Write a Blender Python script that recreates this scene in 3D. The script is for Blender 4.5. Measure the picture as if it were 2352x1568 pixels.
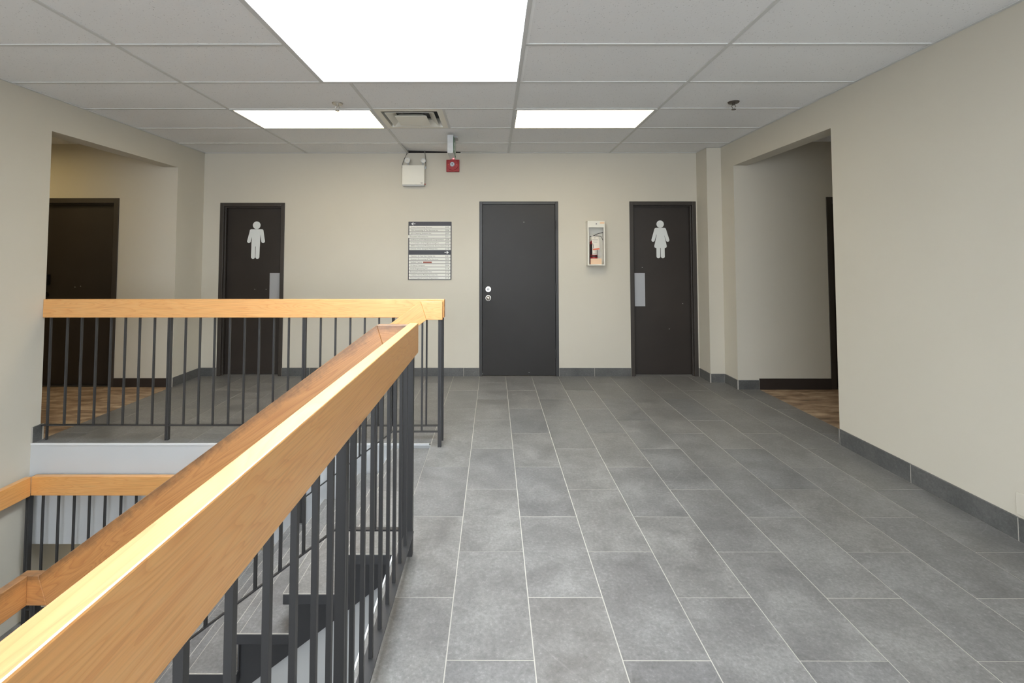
import bpy, bmesh, math, random
from mathutils import Vector, Matrix
random.seed(7)
for o in list(bpy.data.objects): bpy.data.objects.remove(o)
SC = bpy.context.scene; COL = SC.collection
# ------------------------------------------------------------------ camera
F, PX, PY, YAW, PIT, HC = 1094.9, 1130.8, 546.6, -0.00275, 0.0418, 1.40
cy, sy, cp, sp = math.cos(YAW), math.sin(YAW), math.cos(PIT), math.sin(PIT)
RT = Vector((cy, -sy, 0)); FW = Vector((sy*cp, cy*cp, sp)); UP = RT.cross(FW)
cam = bpy.data.cameras.new('camera'); co = bpy.data.objects.new('camera', cam); COL.objects.link(co)
cam.sensor_width = 36; cam.lens = F*36/2352
cam.shift_x = (1176-PX)/2352; cam.shift_y = (PY-784)/2352
cam.clip_start = 0.02; cam.clip_end = 60
m = Matrix.Identity(4)
for i in range(3): m[i][0] = RT[i]; m[i][1] = UP[i]; m[i][2] = -FW[i]
m[2][3] = HC
co.matrix_world = m; SC.camera = co
def P(x, y, Y):
    """photo pixel to the point of the upright plane at depth Y"""
    d = RT*((x-PX)/F) - UP*((y-PY)/F) + FW
    t = Y/d.y
    return d.x*t, HC + d.z*t
# ------------------------------------------------------------------ world, view
WORLD = 7.0          # overcast daylight
w = bpy.data.worlds.new('world'); SC.world = w; w.use_nodes = True
bg = w.node_tree.nodes['Background']; bg.inputs[0].default_value = (0.90, 0.95, 1, 1); bg.inputs[1].default_value = WORLD
pl = bpy.data.lights.new('added_window_portal', 'AREA'); pl.shape = 'RECTANGLE'; pl.size = 5.0; pl.size_y = 1.95; pl.cycles.is_portal = True  # portal of the window added behind the viewer
po = bpy.data.objects.new('added_window_portal', pl); COL.objects.link(po); po.location = (-.4, -3.06, 1.475); po.rotation_euler = (math.radians(90), 0, 0)
SC.view_settings.view_transform = 'Standard'; SC.view_settings.look = 'None'
SC.view_settings.gamma = 1; SC.view_settings.use_curve_mapping = False
SC.view_settings.exposure = 0.20
SKYLIGHT = 14.0       # emission of the skylight glazing
PANEL = 6.5         # emission of the ceiling light panels
# ------------------------------------------------------------------ materials
def S(r, g, b):
    f = lambda c: (c/255/12.92) if c/255 <= .04045 else ((c/255+.055)/1.055)**2.4
    return (f(r), f(g), f(b), 1)
class NT:
    def __init__(s, name, col, rough=.5, metal=0, spec=.5):
        s.m = bpy.data.materials.new(name); s.m.use_nodes = True
        s.n = s.m.node_tree.nodes; s.l = s.m.node_tree.links
        s.b = s.n['Principled BSDF']
        s.b.inputs['Base Color'].default_value = col; s.b.inputs['Roughness'].default_value = rough
        s.b.inputs['Metallic'].default_value = metal; s.b.inputs['Specular IOR Level'].default_value = spec
    def add(s, t, **kw):
        n = s.n.new(t)
        for k, v in kw.items():
            if k.startswith('_'): setattr(n, k[1:], v)
            else: n.inputs[k.replace('__', ' ')].default_value = v
        return n
    def link(s, a, b): s.l.new(a, b)
    def ramp(s, fac, stops):
        r = s.add('ShaderNodeValToRGB'); s.link(fac, r.inputs[0]); e = r.color_ramp.elements
        while len(e) < len(stops): e.new(.5)
        for i, (p, c) in enumerate(stops): e[i].position = p; e[i].color = c
        return r.outputs[0]
    def mix(s, fac, a, b, mode='MIX'):
        n = s.add('ShaderNodeMix'); n.data_type = 'RGBA'; n.blend_type = mode
        for sock, v in ((n.inputs[0], fac), (n.inputs[6], a), (n.inputs[7], b)):
            if hasattr(v, 'is_output'): s.link(v, sock)
            else: sock.default_value = v
        return n.outputs[2]
    def bump(s, h, strength, dist):
        b = s.add('ShaderNodeBump', Strength=strength, Distance=dist); s.link(h, b.inputs['Height']); s.link(b.outputs[0], s.b.inputs['Normal'])
def paint(name, col, rough=.6, var=.04, bump=.15, spec=.3):
    t = NT(name, col, rough, spec=spec)
    g = t.add('ShaderNodeNewGeometry')
    n = t.add('ShaderNodeTexNoise', Scale=1.3, Detail=4.0); t.link(g.outputs['Position'], n.inputs['Vector'])
    a = tuple(c*(1-var) for c in col[:3])+(1,); b = tuple(min(1, c*(1+var)) for c in col[:3])+(1,)
    t.link(t.ramp(n.outputs[0], [(.3, a), (.7, b)]), t.b.inputs['Base Color'])
    if bump:
        n2 = t.add('ShaderNodeTexNoise', Scale=260.0, Detail=2.0); t.link(g.outputs['Position'], n2.inputs['Vector'])
        t.bump(n2.outputs[0], bump, .0006)
    return t.m
def plain(name, col, rough=.5, metal=0, spec=.5): return NT(name, col, rough, metal, spec).m
def emit(name, col, st):
    t = NT(name, (0, 0, 0, 1)); t.b.inputs['Emission Color'].default_value = col; t.b.inputs['Emission Strength'].default_value = st
    t.b.inputs['Base Color'].default_value = (.8, .8, .8, 1); return t.m
def stone(name, dark, mid, light, rough=.42):
    t = NT(name, mid, rough, spec=.45)
    g = t.add('ShaderNodeNewGeometry'); oi = t.add('ShaderNodeObjectInfo')
    vm = t.add('ShaderNodeVectorMath'); vm.operation = 'SCALE'; t.link(oi.outputs['Random'], vm.inputs['Scale']); vm.inputs[0].default_value = (13, 29, 7)
    va = t.add('ShaderNodeVectorMath'); t.link(g.outputs['Position'], va.inputs[0]); t.link(vm.outputs[0], va.inputs[1])
    V = va.outputs[0]
    n1 = t.add('ShaderNodeTexNoise', Scale=4.5, Detail=9.0, Roughness=.72, Distortion=.3); t.link(V, n1.inputs['Vector'])
    n2 = t.add('ShaderNodeTexNoise', Scale=75.0, Detail=5.0, Roughness=.75); t.link(V, n2.inputs['Vector'])
    c = t.ramp(n1.outputs[0], [(.3, dark), (.5, mid), (.72, light)])
    sp_ = t.ramp(n2.outputs[0], [(.32, (.66, .66, .66, 1)), (.47, (.9, .9, .9, 1)), (.58, (1.04, 1.04, 1.04, 1)), (.72, (1.6, 1.6, 1.6, 1))])
    c = t.mix(.75, c, sp_, 'MULTIPLY')
    # fine pale veins
    n3 = t.add('ShaderNodeTexNoise', Scale=1.6, Detail=3.0, Distortion=.9); t.link(V, n3.inputs['Vector'])
    v = t.ramp(n3.outputs[0], [(.493, (0, 0, 0, 1)), (.5, (1, 1, 1, 1)), (.507, (0, 0, 0, 1))])
    n4 = t.add('ShaderNodeTexNoise', Scale=2.4, Detail=1.0); t.link(V, n4.inputs['Vector'])
    vk = t.ramp(n4.outputs[0], [(.5, (0, 0, 0, 1)), (.62, (.14, .14, .14, 1))])
    k = t.mix(1.0, v, vk, 'MULTIPLY')
    c = t.mix(k, c, tuple(min(1, x*1.7) for x in light[:3])+(1,))
    tint = t.ramp(oi.outputs['Random'], [(0, (.86, .87, .89, 1)), (.5, (1, .99, .97, 1)), (1, (1.0, 1.0, 1.0, 1))])
    c = t.mix(1.0, c, tint, 'MULTIPLY')
    t.link(c, t.b.inputs['Base Color'])
    rr = t.ramp(n1.outputs[0], [(.3, (rough-.08,)*3+(1,)), (.7, (rough+.1,)*3+(1,))]); t.link(rr, t.b.inputs['Roughness'])
    t.bump(n2.outputs[0], .25, .0008)
    return t.m
def oak(name, a, b, c, rough=.38, wear=0.0):
    t = NT(name, b, rough, spec=.45)
    tc = t.add('ShaderNodeTexCoord'); oi = t.add('ShaderNodeObjectInfo')
    vm = t.add('ShaderNodeVectorMath'); vm.operation = 'SCALE'; t.link(oi.outputs['Random'], vm.inputs['Scale']); vm.inputs[0].default_value = (9, 1.3, .7)
    va = t.add('ShaderNodeVectorMath'); t.link(tc.outputs['Object'], va.inputs[0]); t.link(vm.outputs[0], va.inputs[1])
    mp = t.add('ShaderNodeMapping'); mp.inputs['Scale'].default_value = (.8, 8, 9); t.link(va.outputs[0], mp.inputs[0])
    n = t.add('ShaderNodeTexNoise', Scale=1.5, Detail=2.0, Roughness=.45, Distortion=.6); t.link(mp.outputs[0], n.inputs['Vector'])
    mu = t.add('ShaderNodeMath'); mu.operation = 'MULTIPLY'; mu.inputs[1].default_value = 17.0; t.link(n.outputs[0], mu.inputs[0])
    fr = t.add('ShaderNodeMath'); fr.operation = 'FRACT'; t.link(mu.outputs[0], fr.inputs[0])
    col = t.ramp(fr.outputs[0], [(0, a), (.22, b), (.7, c), (1, b)])
    mp2 = t.add('ShaderNodeMapping'); mp2.inputs['Scale'].default_value = (6, 260, 260); t.link(va.outputs[0], mp2.inputs[0])
    n2 = t.add('ShaderNodeTexNoise', Scale=1.0, Detail=3.0); t.link(mp2.outputs[0], n2.inputs['Vector'])
    g = t.ramp(n2.outputs[0], [(.3, (.72, .68, .62, 1)), (.55, (1, 1, 1, 1))])
    col = t.mix(.55, col, g, 'MULTIPLY')
    if wear:
        # hand-dirt worn along the upper edge, a stain with its own ragged shape
        sx = t.add('ShaderNodeSeparateXYZ'); t.link(tc.outputs['Object'], sx.inputs[0])
        n5 = t.add('ShaderNodeTexNoise', Scale=22.0, Detail=6.0, Roughness=.7); t.link(tc.outputs['Object'], n5.inputs['Vector'])
        q = t.add('ShaderNodeMath'); q.operation = 'MULTIPLY_ADD'; q.inputs[1].default_value = .09; t.link(n5.outputs[0], q.inputs[0]); t.link(sx.outputs[2], q.inputs[2])
        k = t.ramp(q.outputs[0], [(-.008, (0, 0, 0, 1)), (.058, (wear,)*3+(1,))])
        col = t.mix(k, col, S(70, 48, 30))
    t.link(col, t.b.inputs['Base Color'])
    t.b.inputs['Coat Weight'].default_value = 1.0; t.b.inputs['Coat IOR'].default_value = 1.75; t.b.inputs['Coat Roughness'].default_value = .45
    t.bump(n2.outputs[0], .12, .0006)
    return t.m
def acoustic(name, col):
    t = NT(name, col, .9, spec=.1)
    g = t.add('ShaderNodeNewGeometry')
    mp = t.add('ShaderNodeMapping'); mp.inputs['Rotation'].default_value = (0, 0, .6); t.link(g.outputs['Position'], mp.inputs[0])
    v = t.add('ShaderNodeTexVoronoi', Scale=62.0, Randomness=1.0); t.link(mp.outputs[0], v.inputs['Vector'])
    n = t.add('ShaderNodeTexNoise', Scale=150.0, Detail=3.0); t.link(mp.outputs[0], n.inputs['Vector'])
    n0 = t.add('ShaderNodeTexNoise', Scale=30.0, Detail=2.0); t.link(mp.outputs[0], n0.inputs['Vector'])
    ad = t.add('ShaderNodeMath'); ad.operation = 'MULTIPLY_ADD'; ad.inputs[1].default_value = .55; t.link(n.outputs[0], ad.inputs[0]); t.link(v.outputs['Distance'], ad.inputs[2])
    a2 = t.add('ShaderNodeMath'); a2.operation = 'MULTIPLY_ADD'; a2.inputs[1].default_value = .5; t.link(n0.outputs[0], a2.inputs[0]); t.link(ad.outputs[0], a2.inputs[2])
    k = t.ramp(a2.outputs[0], [(.60, (.66, .66, .66, 1)), (.70, (1, 1, 1, 1))])
    c = t.mix(.8, col, k, 'MULTIPLY'); t.link(c, t.b.inputs['Base Color'])
    t.bump(a2.outputs[0], .3, .001)
    return t.m
def doorpaint(name, col, rough):
    t = NT(name, col, rough, spec=.5)
    g = t.add('ShaderNodeNewGeometry')
    n = t.add('ShaderNodeTexNoise', Scale=2.2, Detail=4.0); t.link(g.outputs['Position'], n.inputs['Vector'])
    t.link(t.ramp(n.outputs[0], [(.3, tuple(c*.85 for c in col[:3])+(1,)), (.7, tuple(c*1.15 for c in col[:3])+(1,))]), t.b.inputs['Base Color'])
    n2 = t.add('ShaderNodeTexNoise', Scale=180.0); t.link(g.outputs['Position'], n2.inputs['Vector'])
    t.bump(n2.outputs[0], .12, .0005)
    return t.m
def laminate(name):
    t = NT(name, S(140, 110, 85), .5, spec=.35)
    g = t.add('ShaderNodeNewGeometry'); oi = t.add('ShaderNodeObjectInfo')
    vm = t.add('ShaderNodeVectorMath'); vm.operation = 'SCALE'; t.link(oi.outputs['Random'], vm.inputs['Scale']); vm.inputs[0].default_value = (17, 5, 3)
    va = t.add('ShaderNodeVectorMath'); t.link(g.outputs['Position'], va.inputs[0]); t.link(vm.outputs[0], va.inputs[1])
    mp = t.add('ShaderNodeMapping'); mp.inputs['Scale'].default_value = (2.6, 8, 1); t.link(va.outputs[0], mp.inputs[0])
    n = t.add('ShaderNodeTexNoise', Scale=1.6, Detail=6.0, Roughness=.6); t.link(mp.outputs[0], n.inputs['Vector'])
    c = t.ramp(n.outputs[0], [(.3, S(100, 80, 63)), (.48, S(152, 127, 102)), (.7, S(200, 178, 150))])
    mp2 = t.add('ShaderNodeMapping'); mp2.inputs['Scale'].default_value = (8, 110, 1); t.link(va.outputs[0], mp2.inputs[0])
    n2 = t.add('ShaderNodeTexNoise', Scale=1.0, Detail=3.0); t.link(mp2.outputs[0], n2.inputs['Vector'])
    c = t.mix(.4, c, t.ramp(n2.outputs[0], [(.3, (.75, .73, .70, 1)), (.6, (1, 1, 1, 1))]), 'MULTIPLY')
    t.link(c, t.b.inputs['Base Color']); return t.m
def glassmat(name):
    t = NT(name, (1, 1, 1, 1), .03); t.b.inputs['Transmission Weight'].default_value = 1.0; t.b.inputs['IOR'].default_value = 1.02; return t.m
M = dict(
    wall=paint('wall_paint', S(203, 198, 185), .55, .015),
    white=paint('white_paint', S(200, 203, 205), .5, .02),
    tile=stone('slate_tile', S(100, 99, 98), S(120, 119, 118), S(140, 139, 138)),
    btile=stone('slate_base_tile', S(80, 81, 81), S(94, 95, 94), S(108, 108, 107)),
    grout=paint('grout', S(178, 174, 166), .85, .05, .3),
    ctile=acoustic('acoustic_tile', S(238, 239, 240)),
    tbar=paint('grid_paint', S(212, 213, 212), .5, .01, 0),
    plenum=plain('plenum_dark', S(70, 68, 64), .9),
    oak=oak('oak', S(220, 152, 80), S(229, 165, 91), S(232, 173, 101)),
    oakdark=oak('oak_worn_shaded', S(178, 116, 62), S(192, 132, 72), S(201, 142, 82), .42, .8),  # darker oak copy: shade on the near stair rail in the colour, plus wear
    steel=plain('dark_steel', S(52, 52, 53), .42, 0, .5),
    stair=paint('stair_steel', S(62, 63, 66), .45, .08, .1, .5),
    brown=doorpaint('dark_brown_paint', S(46, 40, 36), .45),
    brownframe=doorpaint('dark_brown_frame_paint', S(58, 53, 49), .42),
    grey=doorpaint('charcoal_door_paint', S(34, 32, 31), .5),
    greyframe=doorpaint('charcoal_frame_paint', S(50, 50, 51), .42),
    plate=plain('brushed_plate', S(176, 178, 182), .4, .25),
    symbol=plain('symbol_white', S(224, 228, 228), .5),
    chrome=plain('satin_nickel', S(200, 196, 190), .28, .9),
    blackmetal=plain('black_metal', S(28, 28, 28), .35, .3),
    rubber=doorpaint('black_vinyl_base', S(48, 42, 40), .4),
    wood=laminate('wood_plank'),
    boxw=plain('white_enamel', S(226, 224, 214), .3),
    red=plain('red_enamel', S(160, 30, 34), .35),
    redd=plain('dark_red_label', S(120, 24, 28), .5),
    paper=plain('paper', S(236, 230, 218), .8),
    orange=plain('orange_print', S(226, 110, 74), .7),
    peach=plain('peach_card', S(240, 206, 172), .8),
    ink=plain('ink', S(96, 96, 96), .8),
    black=plain('black_plastic', S(34, 34, 36), .5),
    signdark=plain('sign_navy', S(58, 58, 66), .5),
    strip=plain('sign_strip', S(222, 222, 216), .55),
    greenp=plain('sign_green', S(66, 112, 84), .5),
    greybox=plain('grey_enamel', S(190, 193, 196), .4),
    lens=plain('lamp_lens', S(232, 232, 226), .12, .2),
    cable=plain('grey_cable', S(120, 118, 112), .5),
    trim=plain('white_metal_trim', S(222, 224, 226), .4),
    glass=glassmat('clear_pane'),
    panel=emit('panel_light', (1, .85, .56, 1), PANEL),
    sky=emit('skylight_glow', (.90, .955, 1, 1), SKYLIGHT),
    hole=plain('duct_dark', S(92, 94, 98), .8),
    led=emit('red_led', (1, .05, .08, 1), 2.0),
    bluew=plain('strobe_lens', S(214, 226, 240), .2),
)
# ------------------------------------------------------------------ helpers
class B:
    """collects shapes into one mesh"""
    def __init__(s): s.v = []; s.f = []; s.mi = []
    def raw(s, vs, fs, mi=0):
        o = len(s.v); s.v += [tuple(v) for v in vs]; s.f += [tuple(i+o for i in f) for f in fs]; s.mi += [mi]*len(fs); return s
    def box(s, x0, x1, y0, y1, z0, z1, mi=0):
        return s.raw([(x0,y0,z0),(x1,y0,z0),(x1,y1,z0),(x0,y1,z0),(x0,y0,z1),(x1,y0,z1),(x1,y1,z1),(x0,y1,z1)],
                     [(0,3,2,1),(4,5,6,7),(0,1,5,4),(1,2,6,5),(2,3,7,6),(3,0,4,7)], mi)
    def prism(s, pts, y0, y1, axis='Y', mi=0):
        """pts: outline in the (x,z) plane for axis Y, (x,y) for Z, (y,z) for X; pushed along the axis"""
        n = len(pts)
        def c(p, t): return {'Y': (p[0], t, p[1]), 'Z': (p[0], p[1], t), 'X': (t, p[0], p[1])}[axis]
        vs = [c(p, y0) for p in pts]+[c(p, y1) for p in pts]
        return s.raw(vs, [tuple(range(n))[::-1], tuple(range(n, 2*n))]+[(i, (i+1) % n, n+(i+1) % n, n+i) for i in range(n)], mi)
    def cyl(s, c, r, h, axis='Z', n=20, r2=None, mi=0):
        r2 = r if r2 is None else r2
        def q(a, b, t): return {'Z': (c[0]+a, c[1]+b, c[2]+t), 'Y': (c[0]+a, c[1]+t, c[2]+b), 'X': (c[0]+t, c[1]+a, c[2]+b)}[axis]
        vs = [q(r*math.cos(2*math.pi*i/n), r*math.sin(2*math.pi*i/n), 0) for i in range(n)]+[q(r2*math.cos(2*math.pi*i/n), r2*math.sin(2*math.pi*i/n), h) for i in range(n)]
        return s.raw(vs, [tuple(range(n))[::-1], tuple(range(n, 2*n))]+[(i, (i+1) % n, n+(i+1) % n, n+i) for i in range(n)], mi)
    def tube(s, pts, r, n=8, mi=0):
        pts = [Vector(p) for p in pts]; rings = []
        for i, p in enumerate(pts):
            d = (pts[min(i+1, len(pts)-1)]-pts[max(i-1, 0)]).normalized()
            a = d.cross(Vector((0, 0, 1)) if abs(d.z) < .9 else Vector((1, 0, 0))).normalized(); b = d.cross(a)
            rings.append([p+a*r*math.cos(2*math.pi*k/n)+b*r*math.sin(2*math.pi*k/n) for k in range(n)])
        vs = [v for rr in rings for v in rr]; fs = []
        for i in range(len(pts)-1):
            for k in range(n): fs.append((i*n+k, i*n+(k+1) % n, (i+1)*n+(k+1) % n, (i+1)*n+k))
        fs += [tuple(range(n))[::-1], tuple((len(pts)-1)*n+k for k in range(n))]
        return s.raw(vs, fs, mi)
    def ball(s, c, r, n=14, sc=(1, 1, 1), mi=0):
        vs = []; fs = []; k = n//2
        for i in range(k+1):
            t = math.pi*i/k
            for j in range(n): vs.append((c[0]+r*sc[0]*math.sin(t)*math.cos(2*math.pi*j/n), c[1]+r*sc[1]*math.sin(t)*math.sin(2*math.pi*j/n), c[2]+r*sc[2]*math.cos(t)))
        for i in range(k):
            for j in range(n): fs.append((i*n+j, i*n+(j+1) % n, (i+1)*n+(j+1) % n, (i+1)*n+j))
        return s.raw(vs, fs, mi)
    def mesh(s, name, mats):
        me = bpy.data.meshes.new(name); me.from_pydata(s.v, [], s.f)
        for mm in (mats if isinstance(mats, (list, tuple)) else [mats]): me.materials.append(mm)
        me.polygons.foreach_set('material_index', s.mi)
        bm = bmesh.new(); bm.from_mesh(me); bmesh.ops.recalc_face_normals(bm, faces=bm.faces); bm.to_mesh(me); bm.free()
        return me
    def obj(s, name, mats, parent=None, bevel=0, smooth=False, origin=None):
        if origin is not None:
            s.v = [(a-origin[0], b-origin[1], c-origin[2]) for a, b, c in s.v]
        o = bpy.data.objects.new(name, s.mesh(name, mats)); COL.objects.link(o)
        if origin is not None: o.location = origin
        if parent is not None:
            o.parent = parent
            pw = Vector((0, 0, 0)); q = parent
            while q is not None: pw += q.location; q = q.parent
            o.location = Vector(o.location)-pw
        if bevel:
            bv = o.modifiers.new('bevel', 'BEVEL'); bv.width = bevel; bv.segments = 2; bv.limit_method = 'ANGLE'
        if smooth:
            for p_ in o.data.polygons: p_.use_smooth = True
            try: o.data.set_sharp_from_angle(angle=.7)
            except Exception: pass
        return o
def tag(o, label=None, cat=None, group=None, kind=None):
    if label: o['label'] = label
    if cat: o['category'] = cat
    if group: o['group'] = group
    if kind: o['kind'] = kind
    return o
def empty(name, loc, label, cat, group=None, kind=None):
    o = bpy.data.objects.new(name, None); COL.objects.link(o); o.location = loc; o.empty_display_size = .1
    return tag(o, label, cat, group, kind)
def copy_at(src, loc, parent):
    """copy of a part sharing its mesh, at a world location (all parents are unrotated)"""
    c = src.copy(); COL.objects.link(c); c.parent = parent
    pw = Vector((0, 0, 0)); q = parent
    while q is not None: pw += q.location; q = q.parent
    c.location = Vector(loc)-pw; return c
# ------------------------------------------------------------------ room measures
XL, XR, YB, ZC = -3.50, 2.61, 5.72, 2.667      # left wall, right wall, back wall, ceiling
YF = -3.0                                       # wall behind the camera
XE, YE = -0.474, 3.66                           # edges of the floor at the stairwell
YO = -0.45                                      # near end of the stairwell
TW = .3078                                      # tile module
DX0, DX1 = XE, XR
LO, LO2 = 3.73, 5.24                            # opening in the left wall
RO, RO2 = 3.66, 5.16                            # opening in the right wall
OH = 2.405
ZT = ZC+.2
ZL = -2.95                                      # lower floor
# floor ------------------------------------------------------------
def ident(o): return o
fl = B().box(XE+.1, XR+.25, YF, YB+.12, -.10, -.0012).box(XL, XE+.1, YE+.1, YB+.12, -.10, -.0012).box(XE, XE+.1, YF, YE+.1, -.012, -.0012).box(XL, XE, YE, YE+.1, -.012, -.0012).box(XL, XE, YF, YO, -.10, -.0012).obj('floor', M['grout'])
tag(fl, 'upper floor of staggered grey slate-look tiles with pale grout', 'floor', kind='structure')
def clip(r, q): return max(r[0], q[0]), min(r[1], q[1]), max(r[2], q[2]), min(r[3], q[3])
regs = [(XE, XR, YF, YB), (XR, 2.835, RO, RO2), (XL, XE, YE, YB), (XL, XE, YF, YO-.0), (-3.25, -2.56, YB, YB+.08), (1.677, 2.385, YB, YB+.08)]
base_tile = {}
X0, Y0 = -.166, 2.338
for c in range(-12, 11):
    for r in range(-18, 13):
        if (r-c) % 2: continue
        rect = (X0+c*TW+.0021, X0+(c+1)*TW-.0021, Y0+r*TW+.0021, Y0+(r+2)*TW-.0021)
        for q in regs:
            k = clip(rect, q)
            if q is regs[0] and rect[0] < XR < rect[1] and rect[3] > RO and rect[2] < RO2: pass
            if k[1]-k[0] < .012 or k[3]-k[2] < .012: continue
            key = (round(k[1]-k[0], 4), round(k[3]-k[2], 4))
            dz = random.uniform(-.0004, .0004)
            if key not in base_tile:
                o = B().box(0, key[0], 0, key[1], -.008, 0).obj('tile', M['tile'], fl, bevel=.0006)
                base_tile[key] = o; o.location = (k[0], k[2], dz)
            else:
                o = base_tile[key].copy(); COL.objects.link(o); o.location = (k[0], k[2], dz)
# edge trim at the stairwell, slab fascia
B().box(XL, XE-.012, YE-.006, YE+.002, -.012, .002).box(XE-.005, XE+.002, YO, 2.315, -.012, .002).obj('edge_strip', M['trim'], fl)
fa = B().box(XL, XE, YE-.003, YE+.1, -.74, -.012).box(XE-.003, XE+.1, YO, 2.315, -.74, -.012).box(XE+.003, XE+.1, 2.315, YE-.003, -.74, -.012).obj('wall_stairwell', M['white'])
tag(fa, 'pale grey painted edge of the upper floor slab facing the stairwell', 'wall', kind='structure')
# left wall ------------------------------------------------------------
wl = B().box(XL-.16, XL, YF-.1, LO, ZL, ZT).box(XL-.16, XL, LO, LO2, OH, ZT).box(XL-.16, XL, LO2, YB+.14, 0, ZT).box(XL-.16, XL, LO, YB+1.5, ZL, -.10).obj('wall_left', M['wall'])
tag(wl, 'long beige left wall with an open passage towards a dark brown door', 'wall', kind='structure')
wr = B().box(XR, XR+.15, YF-.1, RO, -.1, ZT).box(XR, XR+.15, RO, RO2, OH, ZT).box(XR, XR+.15, RO2, YB+.14, -.1, ZT).obj('wall_right', M['wall'])
tag(wr, 'long beige right wall with an open passage near its far end', 'wall', kind='structure')
def P2(x, Y): return P(x, 600, Y)[0]
# doors holes in the back wall
MD = (-3.295, -2.515, 2.065); CD = (-.171, .776, 2.080); WD = (1.632, 2.430, 2.080)
bw = B()
xs = [XL] ; segs = []
prev = XL
for d in (MD, CD, WD):
    bw.box(prev, d[0], YB, YB+.14, 0, ZT); bw.box(d[0], d[1], YB, YB+.14, d[2], ZT); bw.box(d[0], d[1], YB+.125, YB+.14, 0, d[2]); prev = d[1]
bw.box(prev, XR, YB, YB+.14, 0, ZT)
wb = bw.obj('wall_back', M['wall']); tag(wb, 'beige back wall holding the two restroom doors and the grey door', 'wall', kind='structure')
B().box(-1.04, -.40, YB-.002, YB+.01, ZC+.003, ZT).obj("shade_strip", plain('gap_shade', S(38, 36, 34), .9), wb)  # dark sheet standing in for shade in the gap behind the lifted tile
pi = B().box(2.445, XR, 5.44, YB, 0, ZC).obj('trim_1', M['wall']); tag(pi, 'beige boxed-in corner column right of the women restroom door', 'column', kind='structure')
wf = B().box(XL, XR, YF-.1, YF, ZL, .5).box(XL, XR, YF-.1, YF, 2.45, ZT).box(XL, -2.9, YF-.1, YF, .5, 2.45).box(2.1, XR, YF-.1, YF, .5, 2.45).obj('wall_front', M['wall']); tag(wf, 'beige wall behind the viewer', 'wall', kind='structure')
# ------------------------------------------------------------------ passages on both sides
cl = B().box(XL-.16, XL, LO, LO2, -.1, -.004).box(-7.5, XL-.16, LO-.6, LO2+.14, -.1, -.004).obj('floor', M['rubber']); tag(cl, 'wood plank floor of the left passage', 'floor', kind='structure')
cr = B().box(2.835, 7.0, RO-.6, RO2+.14, -.1, -.004).obj('floor', M['rubber']); tag(cr, 'wood plank floor of the right passage', 'floor', kind='structure')
def planks(par, x0, x1, y0, y1):
    y = y0; i = 0; pw = .18
    base = B().box(0, 1.2, 0, pw-.0015, -.006, 0).obj('plank', M['wood'], par)
    first = True
    while y < y1-.02:
        h = min(pw, y1-y)
        x = x0-[0, .5, .85, .3, .7][i % 5]
        while x < x1:
            a, b = max(x, x0), min(x+1.2, x1)
            if b-a > .02:
                if first: o = base; first = False
                else: o = base.copy(); COL.objects.link(o)
                o.scale = ((b-a-.0015)/1.2, (h)/pw, 1); o.location = (a, y, 0)
            x += 1.2
        y += pw; i += 1
planks(cl, -7.5, XL-.0, LO, LO2); planks(cr, 2.835, 7.0, RO, RO2)
lw = B().box(-7.5, XL-.16, LO2, LO2+.12, 0, ZC)
# hole for door_4
D4 = (-5.12, -4.138, 2.062); D5 = (3.605, 4.58, 2.062)
lw = B().box(-7.5, D4[0], LO2, LO2+.12, 0, ZC).box(D4[0], D4[1], LO2, LO2+.12, D4[2], ZC).box(D4[1], XL-.16, LO2, LO2+.12, 0, ZC)
lw.box(D4[0], D4[1], LO2+.122, LO2+.14, 0, D4[2]).box(-7.5, XL-.16, LO-.12, LO, 0, ZC).box(-7.6, -7.5, LO-.12, LO2, 0, ZC)
lwo = lw.obj('wall_passage', M['wall']); tag(lwo, 'beige walls of the left passage around the dark brown door', 'wall', kind='structure')
rw = B().box(XR+.15, D5[0], RO2, RO2+.12, 0, ZC).box(D5[0], D5[1], RO2, RO2+.12, D5[2], ZC).box(D5[1], 7.0, RO2, RO2+.12, 0, ZC)
rw.box(D5[0], D5[1], RO2+.122, RO2+.14, 0, D5[2]).box(XR+.15, 7.0, RO-.12, RO, 0, ZC).box(7.0, 7.1, RO-.12, RO2, 0, ZC)
rwo = rw.obj('wall_passage', M['wall']); tag(rwo, 'beige walls of the right passage behind the right opening', 'wall', kind='structure')
c1 = B().box(-7.5, XL-.16, LO-.1, LO2, ZC, ZC+.03).obj('ceiling', M['ctile']); tag(c1, 'ceiling of the left passage', 'ceiling', kind='structure')
c2 = B().box(XR+.15, 7.0, RO-.1, RO2, ZC, ZC+.03).obj('ceiling', M['ctile']); tag(c2, 'ceiling of the right passage', 'ceiling', kind='structure')
# passage lamps (out of the frame, left one read from its warm glow, right one added)
def panel_light(x0, x1, y0, y1, z, label, group=None, name='ceiling_light', mat=None):
    t = empty(name, ((x0+x1)/2, (y0+y1)/2, z), label, 'light', group)
    f = .022
    fb = B().box(x0, x1, y0, y0+f, z-.004, z+.05).box(x0, x1, y1-f, y1, z-.004, z+.05).box(x0, x0+f, y0+f, y1-f, z-.004, z+.05).box(x1-f, x1, y0+f, y1-f, z-.004, z+.05)
    fb.obj('light_frame', M['tbar'], t)
    B().box(x0+f, x1-f, y0+f, y1-f, z+.002, z+.012).obj('diffuser', mat or M['panel'], t)
    return t
warm = emit('warm_panel', (1, .76, .38, 1), 8.0)
panel_light(-5.4, -4.8, LO+.3, LO+.9, ZC-.05, 'square ceiling light in the left passage beyond the opening', mat=warm)
panel_light(4.6, 5.2, RO+.3, RO+.9, ZC-.05, 'unseen square ceiling light added to fill the right passage', mat=emit('added_panel_dim', (1, .85, .55, 1), 1.2))
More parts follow.
